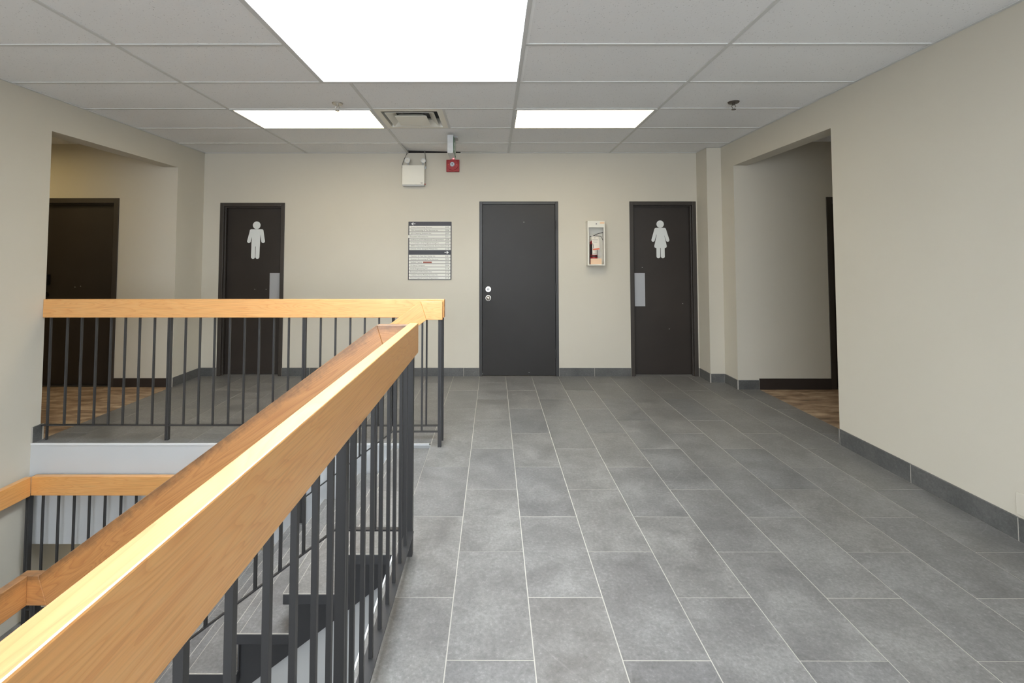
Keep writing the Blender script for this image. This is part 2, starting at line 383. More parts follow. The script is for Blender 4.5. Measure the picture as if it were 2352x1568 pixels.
# ------------------------------------------------------------------ baseboards
def base_tiles(name, segs, label, mat=None, h=.098):
    """segs: (x0,x1,y0,y1) footprints; each is one tile"""
    x0, x1, y0, y1 = segs[0]
    core = B()
    e = .003
    for (a, b, c, d) in segs: core.box(a, b, c, d, 0.0005, h-.0008)
    r = core.obj(name, M['grout']); tag(r, label, 'baseboard', kind='structure')
    for (a, b, c, d) in segs:
        if b-a > d-c: s_ = (a+.0019, b-.0019, c-.0007, d+.0007)
        else: s_ = (a-.0007, b+.0007, c+.0019, d-.0019)
        B().box(s_[0], s_[1], s_[2], s_[3], 0.001, h).obj('tile', mat or M['btile'], r, bevel=.001)
    return r
def run_x(x0, x1, y0, y1, step=.6096, start=0.0):
    out = []; x = x0; first = True
    while x < x1-.001:
        n = min(x1, x+(start if first and start else step)); out.append((x, n, y0, y1)); x = n; first = False
    return out
def run_y(x0, x1, y0, y1, step=.6096, start=0.0):
    return [(x0, x1, a, b) for (a, b, _, _) in run_x(y0, y1, 0, 0, step, start)]
t_ = .011
base_tiles('baseboard_back', run_x(XL+t_, MD[0], YB-t_, YB) + run_x(MD[1], CD[0], YB-t_, YB, start=.33) + run_x(CD[1], WD[0], YB-t_, YB, start=.42), 'grey slate tile baseboard along the back wall')
base_tiles('baseboard_right', run_y(XR-t_, XR, YF, RO-.002, start=.55) , 'grey slate tile baseboard along the right wall', h=.115)
base_tiles('baseboard_corner', [(WD[1], 2.445-t_, YB-t_, YB), (2.445-t_, 2.445, 5.44-t_, YB-t_), (2.445, XR-t_, 5.44-t_, 5.44), (XR-t_, XR, RO2-t_, 5.44), (XR, 2.835, RO2-t_, RO2)], 'short grey tile baseboards stepping round the corner column')
base_tiles('baseboard_left', [(XL, XL+t_, LO2-t_, YB)], 'grey tile baseboard between the left passage and the back wall')
base_tiles('baseboard_stub', [(XL, XL+.012, YE-.005, LO+.004), (XL-.13, XL+.012, LO+.0045, LO+.016)], 'short grey tile baseboard wrapping the wall end at the stairwell', h=.12)
bl = B().box(D4[1]+.0, XL+.0, LO2-.012, LO2, 0, .095).obj('baseboard_passage', M['rubber'], bevel=.002); tag(bl, 'black vinyl baseboard right of the brown door in the left passage', 'baseboard', kind='structure')
br = B().box(2.837, D5[0], RO2-.012, RO2, 0, .115).obj('baseboard_passage', M['rubber'], bevel=.002); tag(br, 'black vinyl baseboard on the far wall of the right passage', 'baseboard', kind='structure')
# ------------------------------------------------------------------ ceiling: deck, grid bars, tiles
SX0, SX1, SY0, SY1 = -1.222, .168, .95, 3.37     # skylight opening
deck = B()
zt = ZC+.16
for q in ((XL-.16, SX0-.05, YF-.1, YB+.12), (SX1+.05, XR+.15, YF-.1, YB+.12), (SX0-.05, SX1+.05, YF-.1, SY0-.05), (SX0-.05, SX1+.05, SY1+.05, YB+.12)):
    deck.box(q[0], q[1], q[2], q[3], zt, zt+.05)
ce = deck.obj('ceiling', M['plenum']); tag(ce, 'suspended ceiling of white speckled tiles around the skylight', 'ceiling', kind='structure')
gx = [-3.478-.02, -2.259, -1.040, .1795, 1.399, XR]; gy = [2.788+.6096*j for j in range(-9, 5)]
gyl = [YF]+[y for y in gy if y > YF+.1]+[YB]
for x in gx[1:-1]:
    for (a, b) in ([(YF, SY0-.03), (SY1+.012, YB)] if x == -1.040 else [(YF, YB)]):
        B().box(x-.012, x+.012, a, b, ZC-.001, ZC+.004).box(x-.002, x+.002, a, b, ZC+.004, ZC+.04).obj('grid_bar', M['tbar'], ce)
for i in range(5):
    for y in gyl[1:-1]:
        a, b = gx[i]+.012, gx[i+1]-.012
        if SY0-.02 < y < SY1+.02:
            if i == 2: continue
            if i == 1: b = SX0-.03
        B().box(a, b, y-.012, y+.012, ZC-.0006, ZC+.004).obj('grid_bar', M['tbar'], ce)
B().box(-1.04+.61-.010, -1.04+.61+.010, gy[11]+.012, gy[12]-.012, ZC-.0008, ZC+.004).obj('grid_bar', M['tbar'], ce)
# wall angles
B().box(XL, XL+.02, YF, YB, ZC-.0015, ZC+.003).obj('wall_angle', M['tbar'], ce)
B().box(XR-.02, XR, YF, YB, ZC-.0015, ZC+.003).obj('wall_angle', M['tbar'], ce)
B().box(XL, -1.04, YB-.02, YB, ZC-.0015, ZC+.003).box(-.40, 2.445, YB-.02, YB, ZC-.0015, ZC+.003).obj('wall_angle', M['tbar'], ce)
LIGHTS = {(1, 11), (3, 11)}
LY = gyl.index(min(gyl, key=lambda v: abs(v-4.007)))
lightcells = {(1, LY), (3, LY)}
LABEL = {(1, LY): 'glowing ceiling panel light left of the air vent', (3, LY): 'glowing ceiling panel light right of the exit sign'}
cache = {}
for i in range(5):
    for j in range(len(gyl)-1):
        x0, x1, y0, y1 = gx[i]+.002, gx[i+1]-.002, gyl[j]+.002, gyl[j+1]-.002
        if (i, j) in lightcells: continue
        if i == 2 and j == LY: x0 = -1.040+.61+.002
        parts = [(x0, x1, y0, y1)]
        if y0 < SY1 and y1 > SY0:
            if i == 1: parts = [(x0, min(x1, SX0-.025), y0, y1)] + ([(SX0-.025, x1, y0, SY0-.03)] if y0 < SY0-.04 else [])
            if i == 2: parts = [(x0, x1, y0, SY0-.03)] if y0 < SY0-.05 else []
            if y0 > 3.3: pass
        for (a, b, c, d) in parts:
            if i == 2 and j == len(gyl)-2:
                # lifted tile above the emergency light: its far left corner is pushed up
                me = B().raw([(a,c,.004),(b,c,.004),(b,d,.001),(a,d,.032),(a,c,.02),(b,c,.02),(b,d,.022),(a,d,.056)],
                     [(0,3,2,1),(4,5,6,7),(0,1,5,4),(1,2,6,5),(2,3,7,6),(3,0,4,7)]).obj('ceiling_tile', M['ctile'], ce); me.location = (0, 0, ZC); continue
            key = (round(b-a, 3), round(d-c, 3))
            if key not in cache:
                cache[key] = B().box(0, b-a, 0, d-c, .004, .02).obj('ceiling_tile', M['ctile'], ce); cache[key].location = (a, c, ZC)
            else:
                o = cache[key].copy(); COL.objects.link(o); o.location = (a, c, ZC)
for (i, j) in sorted(lightcells):
    panel_light(gx[i]+.003, gx[i+1]-.003, gyl[j]+.003, gyl[j+1]-.003, ZC, LABEL[(i, j)])
# ------------------------------------------------------------------ skylight
zs = ZC+.95
sk = empty('window_1', ((SX0+SX1)/2, (SY0+SY1)/2, ZC), 'large bright skylight opening in the ceiling above the stair', 'skylight', kind='structure')
sh = B().box(SX0-.04, SX0, SY0-.04, SY1+.04, ZC+.001, zs).box(SX1, SX1+.04, SY0-.04, SY1+.04, ZC+.001, zs).box(SX0, SX1, SY0-.04, SY0, ZC+.001, zs).box(SX0, SX1, SY1, SY1+.04, ZC+.001, zs)
sh.obj('light_shaft', plain('shaft_white', (.93, .94, .95, 1), .7), sk)
B().box(SX0-.045, SX1+.045, SY0-.045, SY1+.045, zs, zs+.02).obj('glazing', M['sky'], sk)
B().box(SX0-.03, SX0+.002, SY0-.03, SY1+.028, ZC-.004, ZC+.003).box(SX1-.002, SX1+.022, SY0-.03, SY1+.028, ZC-.004, ZC+.003).box(SX0, SX1, SY1-.002, SY1+.022, ZC-.004, ZC+.003).box(SX0, SX1, SY0-.03, SY0+.002, ZC-.004, ZC+.003).obj('skylight_trim', M['tbar'], sk)
# ------------------------------------------------------------------ lower storey
fl2 = B().box(XL-.2, 3, YF, 6.5, ZL-.1, ZL).obj('floor', M['tile']); tag(fl2, 'grey tiled floor of the storey below', 'floor', kind='structure')
lc = B().box(XL, XE, YE+.1, 6.5, -.78, -.74).box(XE+.1, 3, YF, 6.5, -.78, -.74).obj('ceiling', M['white']); tag(lc, 'ceiling of the storey below the upper floor', 'ceiling', kind='structure')
wn = empty('added_window', (-.4, YF-.05, .5), 'unseen wide window added behind the viewer for daylight fill', 'window', kind='structure')  # unseen window, added to light the ceiling from behind the viewer
B().box(-2.9, 2.1, YF-.08, YF-.02, .5, .55).box(-2.9, 2.1, YF-.08, YF-.02, 2.40, 2.45).box(-2.9, -2.85, YF-.08, YF-.02, .55, 2.40).box(2.05, 2.1, YF-.08, YF-.02, .55, 2.40).box(-1.25, -1.20, YF-.08, YF-.02, .55, 2.40).box(.42, .47, YF-.08, YF-.02, .55, 2.40).obj('added_window_frame', M['trim'], wn)
w2 = B().box(XL, 3, 6.0, 6.1, ZL, -.78).box(1.2, 1.3, YF, 6.0, ZL, -.78).obj('wall_lower', M['wall']); tag(w2, 'beige walls of the storey below', 'wall', kind='structure')
panel_light(-.25, .95, .9, 1.5, -.84, 'unseen panel light added in the lower storey to brighten the understair wall')  # unseen lower-storey panels, this and the next, added to light the understair wall
panel_light(-.25, .95, -1.4, -.8, -.84, 'second unseen panel light added in the lower storey for the understair wall')
panel_light(-3.1, -1.9, 4.7, 5.3, -.80, 'unseen panel light added in the lower storey beyond the half-landing')  # unseen, added to brighten the wall below the slab edge
# ------------------------------------------------------------------ staircase
RI, GO, NX = .183, .247, -.75
YS0, YS1 = 2.318, 3.575
st = empty('staircase', (-1.6, 2.95, -1.28), 'steel staircase with grey tiled treads going down left from the landing', 'stairs')
for k in range(7):
    n = NX-GO*k; z = -RI*k; back = n+.283 if k else XE+.0016
    tr = B().box(n, back, YS0, YS1, z-.052, z-.004).obj('tread', M['stair'], st, bevel=.003)
    strip = .045
    ys = [YS0+.0025, YS0+.61+(k % 2)*.0, YS1-.004]
    for a, b in zip(ys[:-1], ys[1:]):
        B().box(n+strip+.003, back-.003, a+.0015, b-.0015, z-.004, z).obj('tile', M['tile'], tr)
    B().box(n+.003, n+strip, YS0+.0025, YS1-.004, z-.004, z).obj('nosing_tile', M['tile'], tr)
    B().box(n, n+.003, YS0, YS1, z-.004, z).box(n+.003, back, YS0, YS0+.0025, z-.004, z).box(n+strip, n+strip+.003, YS0+.004, YS1-.004, z-.004, z-.001).box(n+strip+.003, back, YS0+.61-.0015, YS0+.61+.0015, z-.004, z-.001).obj('grout_joint', M['grout'], tr)
    B().box(n+.030, n+.036, YS0+.02, YS1-.02, z-RI-.0, z-.052).obj('riser', M['stair'], st)
def stringer(y0, y1):
    lo = lambda x: -.338+.741*(x+.784)-.01
    pts = []
    xa, xb = NX-GO*6+.03, XE-.012
    top = []
    for k in range(0, 7):
        xr = (NX-GO*(k-1)+.03) if k else xb; xl = NX-GO*k+.03
        top += [(xr, -RI*k-.0525), (xl, -RI*k-.0525)]
    bot = [(xa, lo(xa)), (xb, lo(xb))]
    out = top+bot
    # built of quads so that the saw-tooth outline stays clean
    b = B()
    for k in range(0, 7):
        xr = (NX-GO*(k-1)+.03) if k else xb; xl = NX-GO*k+.03; zt_ = -RI*k-.0525
        b.prism([(xl, lo(xl)), (xr, lo(xr)), (xr, zt_), (xl, zt_)], y0, y1)
    return b.obj('stringer', M['stair'], st)
stringer(YS0+.035, YS0+.047); stringer(YS1-.03, YS1-.018)
# wall closing the space below the flight
us = B(); lo = lambda x: -.338+.741*(x+.784)+.03
us.prism([(XE-.02, ZL), (-2.45, ZL), (-2.45, lo(-2.45)), (XE-.02, lo(XE-.02))], YS0+.08, YS0+.16)
uso = us.obj('wall_stair', M['white']); tag(uso, 'pale grey wall closing the space under the stair flight', 'wall', kind='structure')
la = B().box(XL, -2.235, YO, YS1+.05, -1.281-.2, -1.281-.008).obj('floor', M['grout']); tag(la, 'half-landing of grey tiles at the foot of the stair flight', 'floor', kind='structure')
xx = XL
while xx < -2.24:
    yy = YS1+.05
    while yy > YO+.01:
        B().box(xx+.0015, min(xx+.61, -2.235)-.0015, max(yy-.305, YO)+.0015, yy-.0015, -1.281-.008, -1.281).obj('tile', M['tile'], la); yy -= .305
    xx += .61
# ------------------------------------------------------------------ guard rails
def rail_piece(par, a, b, h, w_, mat, name='handrail', mitre=None):
    """oak board from a to b (centre of its top edge line), length along local X"""
    a = Vector(a); b = Vector(b); d = b-a; L = d.length
    bb = B().box(0, L, -w_/2, w_/2, -h, 0)
    o = bb.obj(name, mat, par, bevel=.003)
    hd = math.atan2(d.y, d.x); el = math.atan2(d.z, math.hypot(d.x, d.y))
    o.rotation_euler = (Matrix.Rotation(hd, 3, 'Z') @ Matrix.Rotation(-el, 3, 'Y')).to_euler()
    o.location = a-par.location
    return o
def sloped_rail(par, xa, za, xb, zb, y, h, w_, mat, da=0, db=0):
    """board with plumb-cut ends between two x positions; its own local frame runs along the slope"""
    L = math.hypot(xb-xa, zb-za); th = math.atan2(zb-za, xb-xa); vh = h
    c, s_ = math.cos(th), math.sin(th)
    pts = [(xa, za), (xb, zb), (xb+db, zb-vh), (xa+da, za-vh)]
    loc = [((x-xa)*c+(z-za)*s_, -(x-xa)*s_+(z-za)*c) for x, z in pts]
    b = B().prism(loc, -w_/2, w_/2)
    o = b.obj('handrail', mat, par, bevel=.003)
    o.rotation_euler = (0, -th, 0); o.location = Vector((xa, y, za))-par.location
    return o
def mk_post(par, x, y, z0, z1, w_=.026, d_=.026, split='x'):
    b = B()
    if split == 'x': b.box(-w_/2, -.001, -d_/2, d_/2, 0, z1-z0).box(.001, w_/2, -d_/2, d_/2, 0, z1-z0).box(-w_/2+.002, w_/2-.002, -d_/2+.003, d_/2-.003, 0, z1-z0)
    else: b.box(-w_/2, w_/2, -d_/2, -.001, 0, z1-z0).box(-w_/2, w_/2, .001, d_/2, 0, z1-z0).box(-w_/2+.003, w_/2-.003, -d_/2+.002, d_/2-.002, 0, z1-z0)
    o = b.obj('post', M['steel'], par); o.location = Vector((x, y, z0))-par.location; return o
BS = .0128
def mk_bal(par, x, y, z0, z1):
    o = B().box(-BS/2, BS/2, -BS/2, BS/2, 0, z1-z0).obj('baluster', M['steel'], par); o.location = Vector((x, y, z0))-par.location; return o
RH, RB = 1.080, .938
YA = 3.732
# far guard
ga = empty('guard_rail', (-1.9, YA, 0), 'long level oak and black steel guard rail in front of the men restroom door', 'railing')
rail_piece(ga, (XL+.001, YA, RH), (-.383, YA, RH), .141, .042, M['oak'])
axs = [P(x, 735, YA)[0] for x in (123.8-6, 156, 189, 223, 256, 289, 322, 356, 427.5, 460.7, 494, 529, 562.8, 596.5, 630, 664)]
axs += [P(x, 735, YA)[0] for x in (737, 771, 805, 838, 871, 905)]
axs += [-.785, -.67, -.52]
proto = None
for i, x in enumerate(axs):
    mk_bal(ga, x, YA, .0 if i == 0 else .116, RB+.002)
for x in (P(391.7, 735, YA)[0], P(700, 735, YA)[0], -.400):
    mk_post(ga, x, YA, 0, RB+.002)
B().box(XL+.001, -.41, YA-.014, YA+.014, .108, .116).obj('bottom_bar', M['steel'], ga)
# far stair rail: level end, sloping board, level board round the half-landing
YBR = 3.603; SL = RI/GO
zlow = -.213; XK = -.548
XKL = XK-(1.075-zlow)/SL
gb = empty('guard_rail', (-1.4, YBR, -.6), 'oak stair rail on the far side of the flight, sloping down behind the nearest rail', 'railing')
RW = .042; HB = .137; MT = HB*math.tan(math.atan(SL)/2); VB = HB/math.cos(math.atan(SL))
sloped_rail(gb, XK, 1.075, -.383, 1.075, YBR, HB, RW, M['oak'], MT, 0)
sloped_rail(gb, XKL, zlow, XK, 1.075, YBR, HB, RW, M['oak'], MT, MT)
def slope_bars(par, y, xa, xb, xs, zoff, side):
    """bottom bar parallel to the nosing line plus balusters"""
    f = lambda x: (x-NX)*SL+zoff
    t = .008
    B().prism([(xa, f(xa)), (xb, f(xb)), (xb, f(xb)+t), (xa, f(xa)+t)], y-.012, y+.012).obj('bottom_bar', M['steel'], par)
    for x in xs: mk_bal(par, x, y, f(x)+t*.5, top_of(x, par))
def topB(x): return min(1.075-HB, 1.075+(x-XK)*SL-VB)+.003
top_of = lambda x, par: topB(x)
slope_bars(gb, YBR, XKL, NX-.004, [-.765-.1155*k for k in range(13)], .108, 1)
B().box(NX-.004, -.41, YBR-.012, YBR+.012, .108, .116).obj('bottom_bar', M['steel'], gb)
for x in (-.535, -.65): mk_bal(gb, x, YBR, .11, topB(x))
mk_post(gb, -.402, YBR, 0, .94)
mk_post(gb, -1.42, YBR, -RI*3, topB(-1.42))
# landing guard, far side
gc = empty('guard_rail', (-2.9, YBR, -1.281), 'level oak guard rail low on the half-landing below the grey slab edge', 'railing')
sloped_rail(gc, -3.415, zlow, XKL, zlow, YBR, HB, RW, M['oak'], 0, MT)
for x in (97.4, 133, 169, 204, 240, 276.4, 311.4, 347, 383): mk_bal(gc, P(x, 1200, YBR)[0], YBR, -1.17, zlow-.137)
mk_post(gc, P(66, 1200, YBR)[0], YBR, -1.281, zlow-.137, .030, .030); mk_post(gc, XKL-.02, YBR, -1.281, zlow-.137)
B().box(-3.43, XKL, YBR-.012, YBR+.012, -1.178, -1.17).obj('bottom_bar', M['steel'], gc)
# landing rail on the left wall
gd = empty('guard_rail', (-3.44, 2.6, -1.281), 'oak rail running along the left wall beside the half-landing', 'railing')
rail_piece(gd, (-3.436, YBR-.0215, zlow), (-3.436, 1.2, zlow), .139, RW, M['oak'])
mk_post(gd, -3.436, 1.25, -1.281, zlow-.137); mk_post(gd, -3.436, 2.35, -1.281, zlow-.137)
# near stair rail
YCR = 2.322; XKC = -.562; CB = .137
XLC = P(97, 1330, YCR)[0]; ZLC = 1.078+(XLC-XKC)*SL
gcn = empty('guard_rail', (-1.3, YCR, -.6), 'worn oak stair rail sloping down left just behind the nearest rail', 'railing')
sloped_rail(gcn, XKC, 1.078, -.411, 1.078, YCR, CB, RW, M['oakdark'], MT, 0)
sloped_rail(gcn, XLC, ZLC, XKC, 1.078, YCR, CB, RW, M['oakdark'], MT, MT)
XH = P(62, 1340, YCR)[0]
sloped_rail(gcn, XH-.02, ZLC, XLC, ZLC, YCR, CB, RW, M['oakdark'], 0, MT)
def topC(x): return min(1.078-CB, 1.078+(x-XKC)*SL-VB)+.003
top_of = lambda x, par: topC(x)
slope_bars(gcn, YCR, XLC, NX-.004, [P(x, 1250, YCR)[0]+.1155*0 for x in (588, 644.5, 697.3, 753.5)] + [P(588, 1250, YCR)[0]-.1155*k for k in range(1, 9)], .108, 1)
B().box(NX-.004, -.42, YCR-.012, YCR+.012, .108, .116).obj('bottom_bar', M['steel'], gcn)
for x in (-.68, -.565): mk_bal(gcn, x, YCR, .11, topC(x))
mk_post(gcn, -.437, YCR, 0, .942); mk_post(gcn, -1.49, YCR, -RI*3, topC(-1.49)); mk_post(gcn, XLC-.03, YCR, -1.281, ZLC-CB)
# rail from the foot of the near stair rail towards the viewer
gh = empty('guard_rail', (XH, 1.6, -1.281), 'oak rail at the lower left corner, turning from the sloping rail foot', 'railing')
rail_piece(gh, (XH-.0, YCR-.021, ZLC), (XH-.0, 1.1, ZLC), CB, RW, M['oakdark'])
for y in [2.18-.1155*k for k in range(9)]: mk_bal(gh, XH, y, -1.17, ZLC-CB+.002)
mk_post(gh, XH, 1.12, -1.281, ZLC-CB+.002); B().box(XH-.012, XH+.012, 1.1, YCR-.03, -1.178, -1.17).obj('bottom_bar', M['steel'], gh)
endm = plain('oak_end_grain', S(150, 98, 58), .6)
B().box(-.3832, -.3815, YA-.018, YA+.018, RH-.137, RH-.004).obj('end_grain', endm, ga)
B().box(-.3832, -.3815, YBR-.018, YBR+.018, 1.075-HB+.004, 1.071).obj('end_grain', endm, gb)
# nearest guard rail
XD = -.388; YD1 = 2.343; YD0 = -.40; RZ = 1.084
gg = empty('guard_rail', (XD, 1.0, 0), 'nearest oak guard rail crossing the foreground with black square balusters', 'railing')
rail_piece(gg, (XD, YD0, RZ), (XD, YD1, RZ), .144, .042, M['oak'])
dys = [2.187, 2.068, 1.945, 1.83, 1.71, 1.59, 1.48, 1.375, 1.185, 1.085, .972, .859, .740, .625, .51, .395, .165, .05, -.065, -.18, -.295]
for y in dys: mk_bal(gg, XD-.008, y, .116, RZ-.142)
for y in (2.312, 1.275, .28, -.385): mk_post(gg, XD-.008, y, 0, RZ-.142, .026, .03, 'y')
B().box(XD-.030, XD+.012, YD0, 2.30, .108, .116).obj('bottom_bar', M['steel'], gg)
# ------------------------------------------------------------------ doors
def door(name, hole, label, recess, leafmat, framemat, Y=YB, face=.045, proud=.008, hinge=None):
    x0, x1, z1 = hole
    d = empty(name, ((x0+x1)/2, Y, 0), label, 'door', kind='structure')
    f = face; b = B()
    # face of the steel frame and its jamb returns
    b.box(x0, x0+f, Y-proud, Y+.12, 0, z1).box(x1-f, x1, Y-proud, Y+.12, 0, z1).box(x0+f, x1-f, Y-proud, Y+.12, z1-f, z1)
    if recess:
        s_ = .014; ys = Y+recess-.02
        b.box(x0+f, x0+f+s_, Y+.02, ys, 0, z1-f).box(x1-f-s_, x1-f, Y+.02, ys, 0, z1-f).box(x0+f+s_, x1-f-s_, Y+.02, ys, z1-f-s_, z1-f)
    b.obj('door_frame', framemat, d, bevel=.003)
    ly = Y+(recess if recess else .004)
    g = .003
    leaf = B().box(x0+f+g, x1-f-g, ly, ly+.042, .008, z1-f-g).obj('door_leaf', leafmat, d, bevel=.0015)
    return d, leaf, ly
d2, leaf2, ly2 = door('door_2', CD, 'charcoal grey steel door with round lock between the directory and extinguisher', 0, M['grey'], M['greyframe'], face=.036)
for yy in (516, 662, 812):
    x, z = P(1277, yy, YB); B().cyl((x, ly2-.010, z-.05), .007, .10, n=12).box(x-.010, x+.012, ly2-.008, ly2+.002, z-.05, z+.05).obj('hinge', M['greyframe'], d2)
x, z = P(1121.5, 664, YB)
lk = B().cyl((x, ly2-.010, z), .033, .011, 'Y', 28).cyl((x, ly2-.020, z), .024, .011, 'Y', 24).obj('lock_plate', M['chrome'], leaf2, smooth=True)
B().cyl((x, ly2-.024, z), .016, .005, 'Y', 20).box(x-.013, x+.013, ly2-.027, ly2-.022, z-.002, z+.002).obj('lock_cylinder', M['plate'], leaf2)
x, z = P(1121.5, 684, YB)
B().cyl((x, ly2-.008, z), .033, .009, 'Y', 28).cyl((x, ly2-.035, z), .012, .03, 'Y', 16).ball((x, ly2-.045, z), .026, 18, (1, .75, 1)).obj('door_knob', M['chrome'], leaf2, smooth=True)
# outline of a removed name plate
xa, za = P(1158.5, 529, YB); xb, zb = P(1224, 538.5, YB)
B().box(xa, xb, ly2-.0012, ly2+.001, zb, za).obj('painted_plate', M['grey'], leaf2)
for sx in (xa+.006, xb-.006): B().cyl((sx, ly2-.002, (za+zb)/2+.004), .004, .003, 'Y', 8).obj('screw', M['black'], leaf2)
def capsule(b, p0, p1, r, y0, y1, n=10):
    a = math.atan2(p1[1]-p0[1], p1[0]-p0[0]); pts = []
    for i in range(n+1): t = a+math.pi/2+math.pi*i/n; pts.append((p0[0]+r*math.cos(t), p0[1]+r*math.sin(t)))
    for i in range(n+1): t = a-math.pi/2+math.pi*i/n; pts.append((p1[0]+r*math.cos(t), p1[1]+r*math.sin(t)))
    b.prism(pts, y0, y1)
def rrect(x0, x1, z0, z1, r, n=5, corners=(1, 1, 1, 1)):
    pts = []
    for k, (cx, cz, a0) in enumerate(((x1-r, z1-r, 0), (x0+r, z1-r, 90), (x0+r, z0+r, 180), (x1-r, z0+r, 270))):
        if corners[k]:
            for i in range(n+1): t = math.radians(a0+90*i/n); pts.append((cx+r*math.cos(t), cz+r*math.sin(t)))
        else: pts.append(((x1, x0, x0, x1)[k], (z1, z1, z0, z0)[k]))
    return pts
d1, leaf1, ly1 = door('door_1', MD, 'dark brown restroom door with a white man symbol, left on the back wall', .07, M['brown'], M['brownframe'])
d3, leaf3, ly3 = door('door_3', WD, 'dark brown restroom door with a white woman symbol, right on the back wall', .07, M['brown'], M['brownframe'])
def figure(cx, top, y, leaf, kind):
    u = .001424*(ly1/5.72); y0, y1 = y-.003, y+.001; b = B()
    if kind == 'man':
        T = lambda X, Z: (cx+(X-398)*u, top-(Z-213)*u)
        hc = T(400, 245); b.cyl((hc[0], y0, hc[1]), 32*u, .004, 'Y', 28)
        a = T(342, 278); c = T(458, 300)
        b.prism(rrect(a[0], c[0], T(0, 315)[1], a[1], 16*u, corners=(1, 1, 0, 0)), y0, y1)
        b.prism([T(363, 300), T(433, 300), T(430, 425), T(360, 425)], y0-.0002, y1)
        capsule(b, T(357, 300), T(337, 380), 15*u, y0-.0004, y1); capsule(b, T(444, 300), T(457, 380), 15*u, y0-.0004, y1)
        capsule(b, T(376, 380), T(374, 512), 16.5*u, y0-.0006, y1); capsule(b, T(414, 380), T(411, 512), 16.5*u, y0-.0006, y1)
    else:
        T = lambda X, Z: (cx+(X-343)*u*1.02, top-(Z-235)*u*1.02)
        hc = T(343, 266); b.cyl((hc[0], y0, hc[1]), 31*u, .004, 'Y', 28)
        a = T(294, 297); c = T(391, 315)
        b.prism(rrect(a[0], c[0], T(0, 330)[1], a[1], 15*u, corners=(1, 1, 0, 0)), y0, y1)
        b.prism([T(314, 305), T(372, 305), T(376, 362), T(395, 448), T(392, 458), T(384, 463), T(304, 463), T(295, 458), T(292, 448), T(312, 362)], y0-.0002, y1)
        capsule(b, T(308, 312), T(283, 398), 14*u, y0-.0004, y1); capsule(b, T(377, 312), T(403, 398), 14*u, y0-.0004, y1)
        capsule(b, T(325.5, 440), T(325, 532), 16*u, y0-.0006, y1); capsule(b, T(361, 440), T(361.5, 532), 16*u, y0-.0006, y1)
    return b.obj('restroom_symbol', M['symbol'], leaf)
x, z = P(589.5, 508.5, ly1); tag(figure(x, z, ly1, leaf1, 'man'), 'white man silhouette')
x, z = P(1516, 506, ly3); tag(figure(x, z, ly3, leaf3, 'woman'), 'white woman silhouette in a dress')
for (leaf, ly, xa, xb) in ((leaf1, ly1, 620, 645), (leaf3, ly3, 1454, 1482)):
    a, zt_ = P(xa, 627, ly); b_, zb_ = P(xb, 703, ly)
    if leaf is leaf3: a = WD[0]+.052
    if leaf is leaf1: b_ = MD[1]-.052
    pp = B().box(a, b_, ly-.002, ly+.001, zb_, zt_).obj('push_plate', M['plate'], leaf)
    for zz in (zt_-.012, (zt_+zb_)/2, zb_+.012):
        for xq in (a+.008, b_-.008): B().cyl((xq, ly-.0035, zz), .003, .002, 'Y', 8).obj('screw', M['chrome'], leaf)
d4, leaf4, ly4 = door('door_4', D4, 'dark brown door with black keypad seen through the left passage', .06, M['brown'], M['brownframe'], Y=LO2, face=.055)
x, z = P(113, 642, ly4); B().box(x-.06, x+.012, ly4-.04, ly4, z-.06, z+.06).obj('keypad_lock', M['blackmetal'], leaf4, bevel=.006)
x, z = P(105, 676, ly4); B().cyl((x, ly4-.012, z), .038, .012, 'Y', 24).cyl((x, ly4-.05, z), .014, .04, 'Y', 14).ball((x, ly4-.06, z), .028, 16, (1, .7, 1)).obj('door_knob', M['blackmetal'], leaf4, smooth=True)
d5, leaf5, ly5 = door('door_5', D5, 'edge of a dark brown framed door in the right passage', .06, M['brown'], M['brownframe'], Y=RO2, face=.055)
for (dd, q, yy) in ((d4, D4, LO2), (d5, D5, RO2)): B().box(q[0]+.05, q[1]-.05, yy-.001, yy+.10, -.004, .003).obj('threshold', M['brownframe'], dd)
# ------------------------------------------------------------------ text helper
def text_mesh(s, size, x, y, z, mat, parent, name, width=None, align='LEFT', ext=.0004):
    cu = bpy.data.curves.new('lettering', 'FONT'); cu.body = s; cu.size = size; cu.align_x = align; cu.align_y = 'CENTER'; cu.extrude = 0; cu.resolution_u = 3
    to = bpy.data.objects.new('lettering', cu); COL.objects.link(to)
    dg = bpy.context.evaluated_depsgraph_get(); dg.update()
    me = bpy.data.meshes.new_from_object(to.evaluated_get(dg)); bpy.data.objects.remove(to)
    xs_ = [v.co.x for v in me.vertices]
    sc = 1.0
    if width and xs_: sc = width/(max(xs_)-min(xs_))
    for v in me.vertices: v.co = (v.co.x*sc, 0, v.co.y)
    me.materials.clear(); me.materials.append(mat)
    o = bpy.data.objects.new(name, me); COL.objects.link(o); o.parent = parent
    pw = Vector((0, 0, 0)); q = parent
    while q is not None: pw += q.location; q = q.parent
    o.location = Vector((x, y, z))-pw; return o
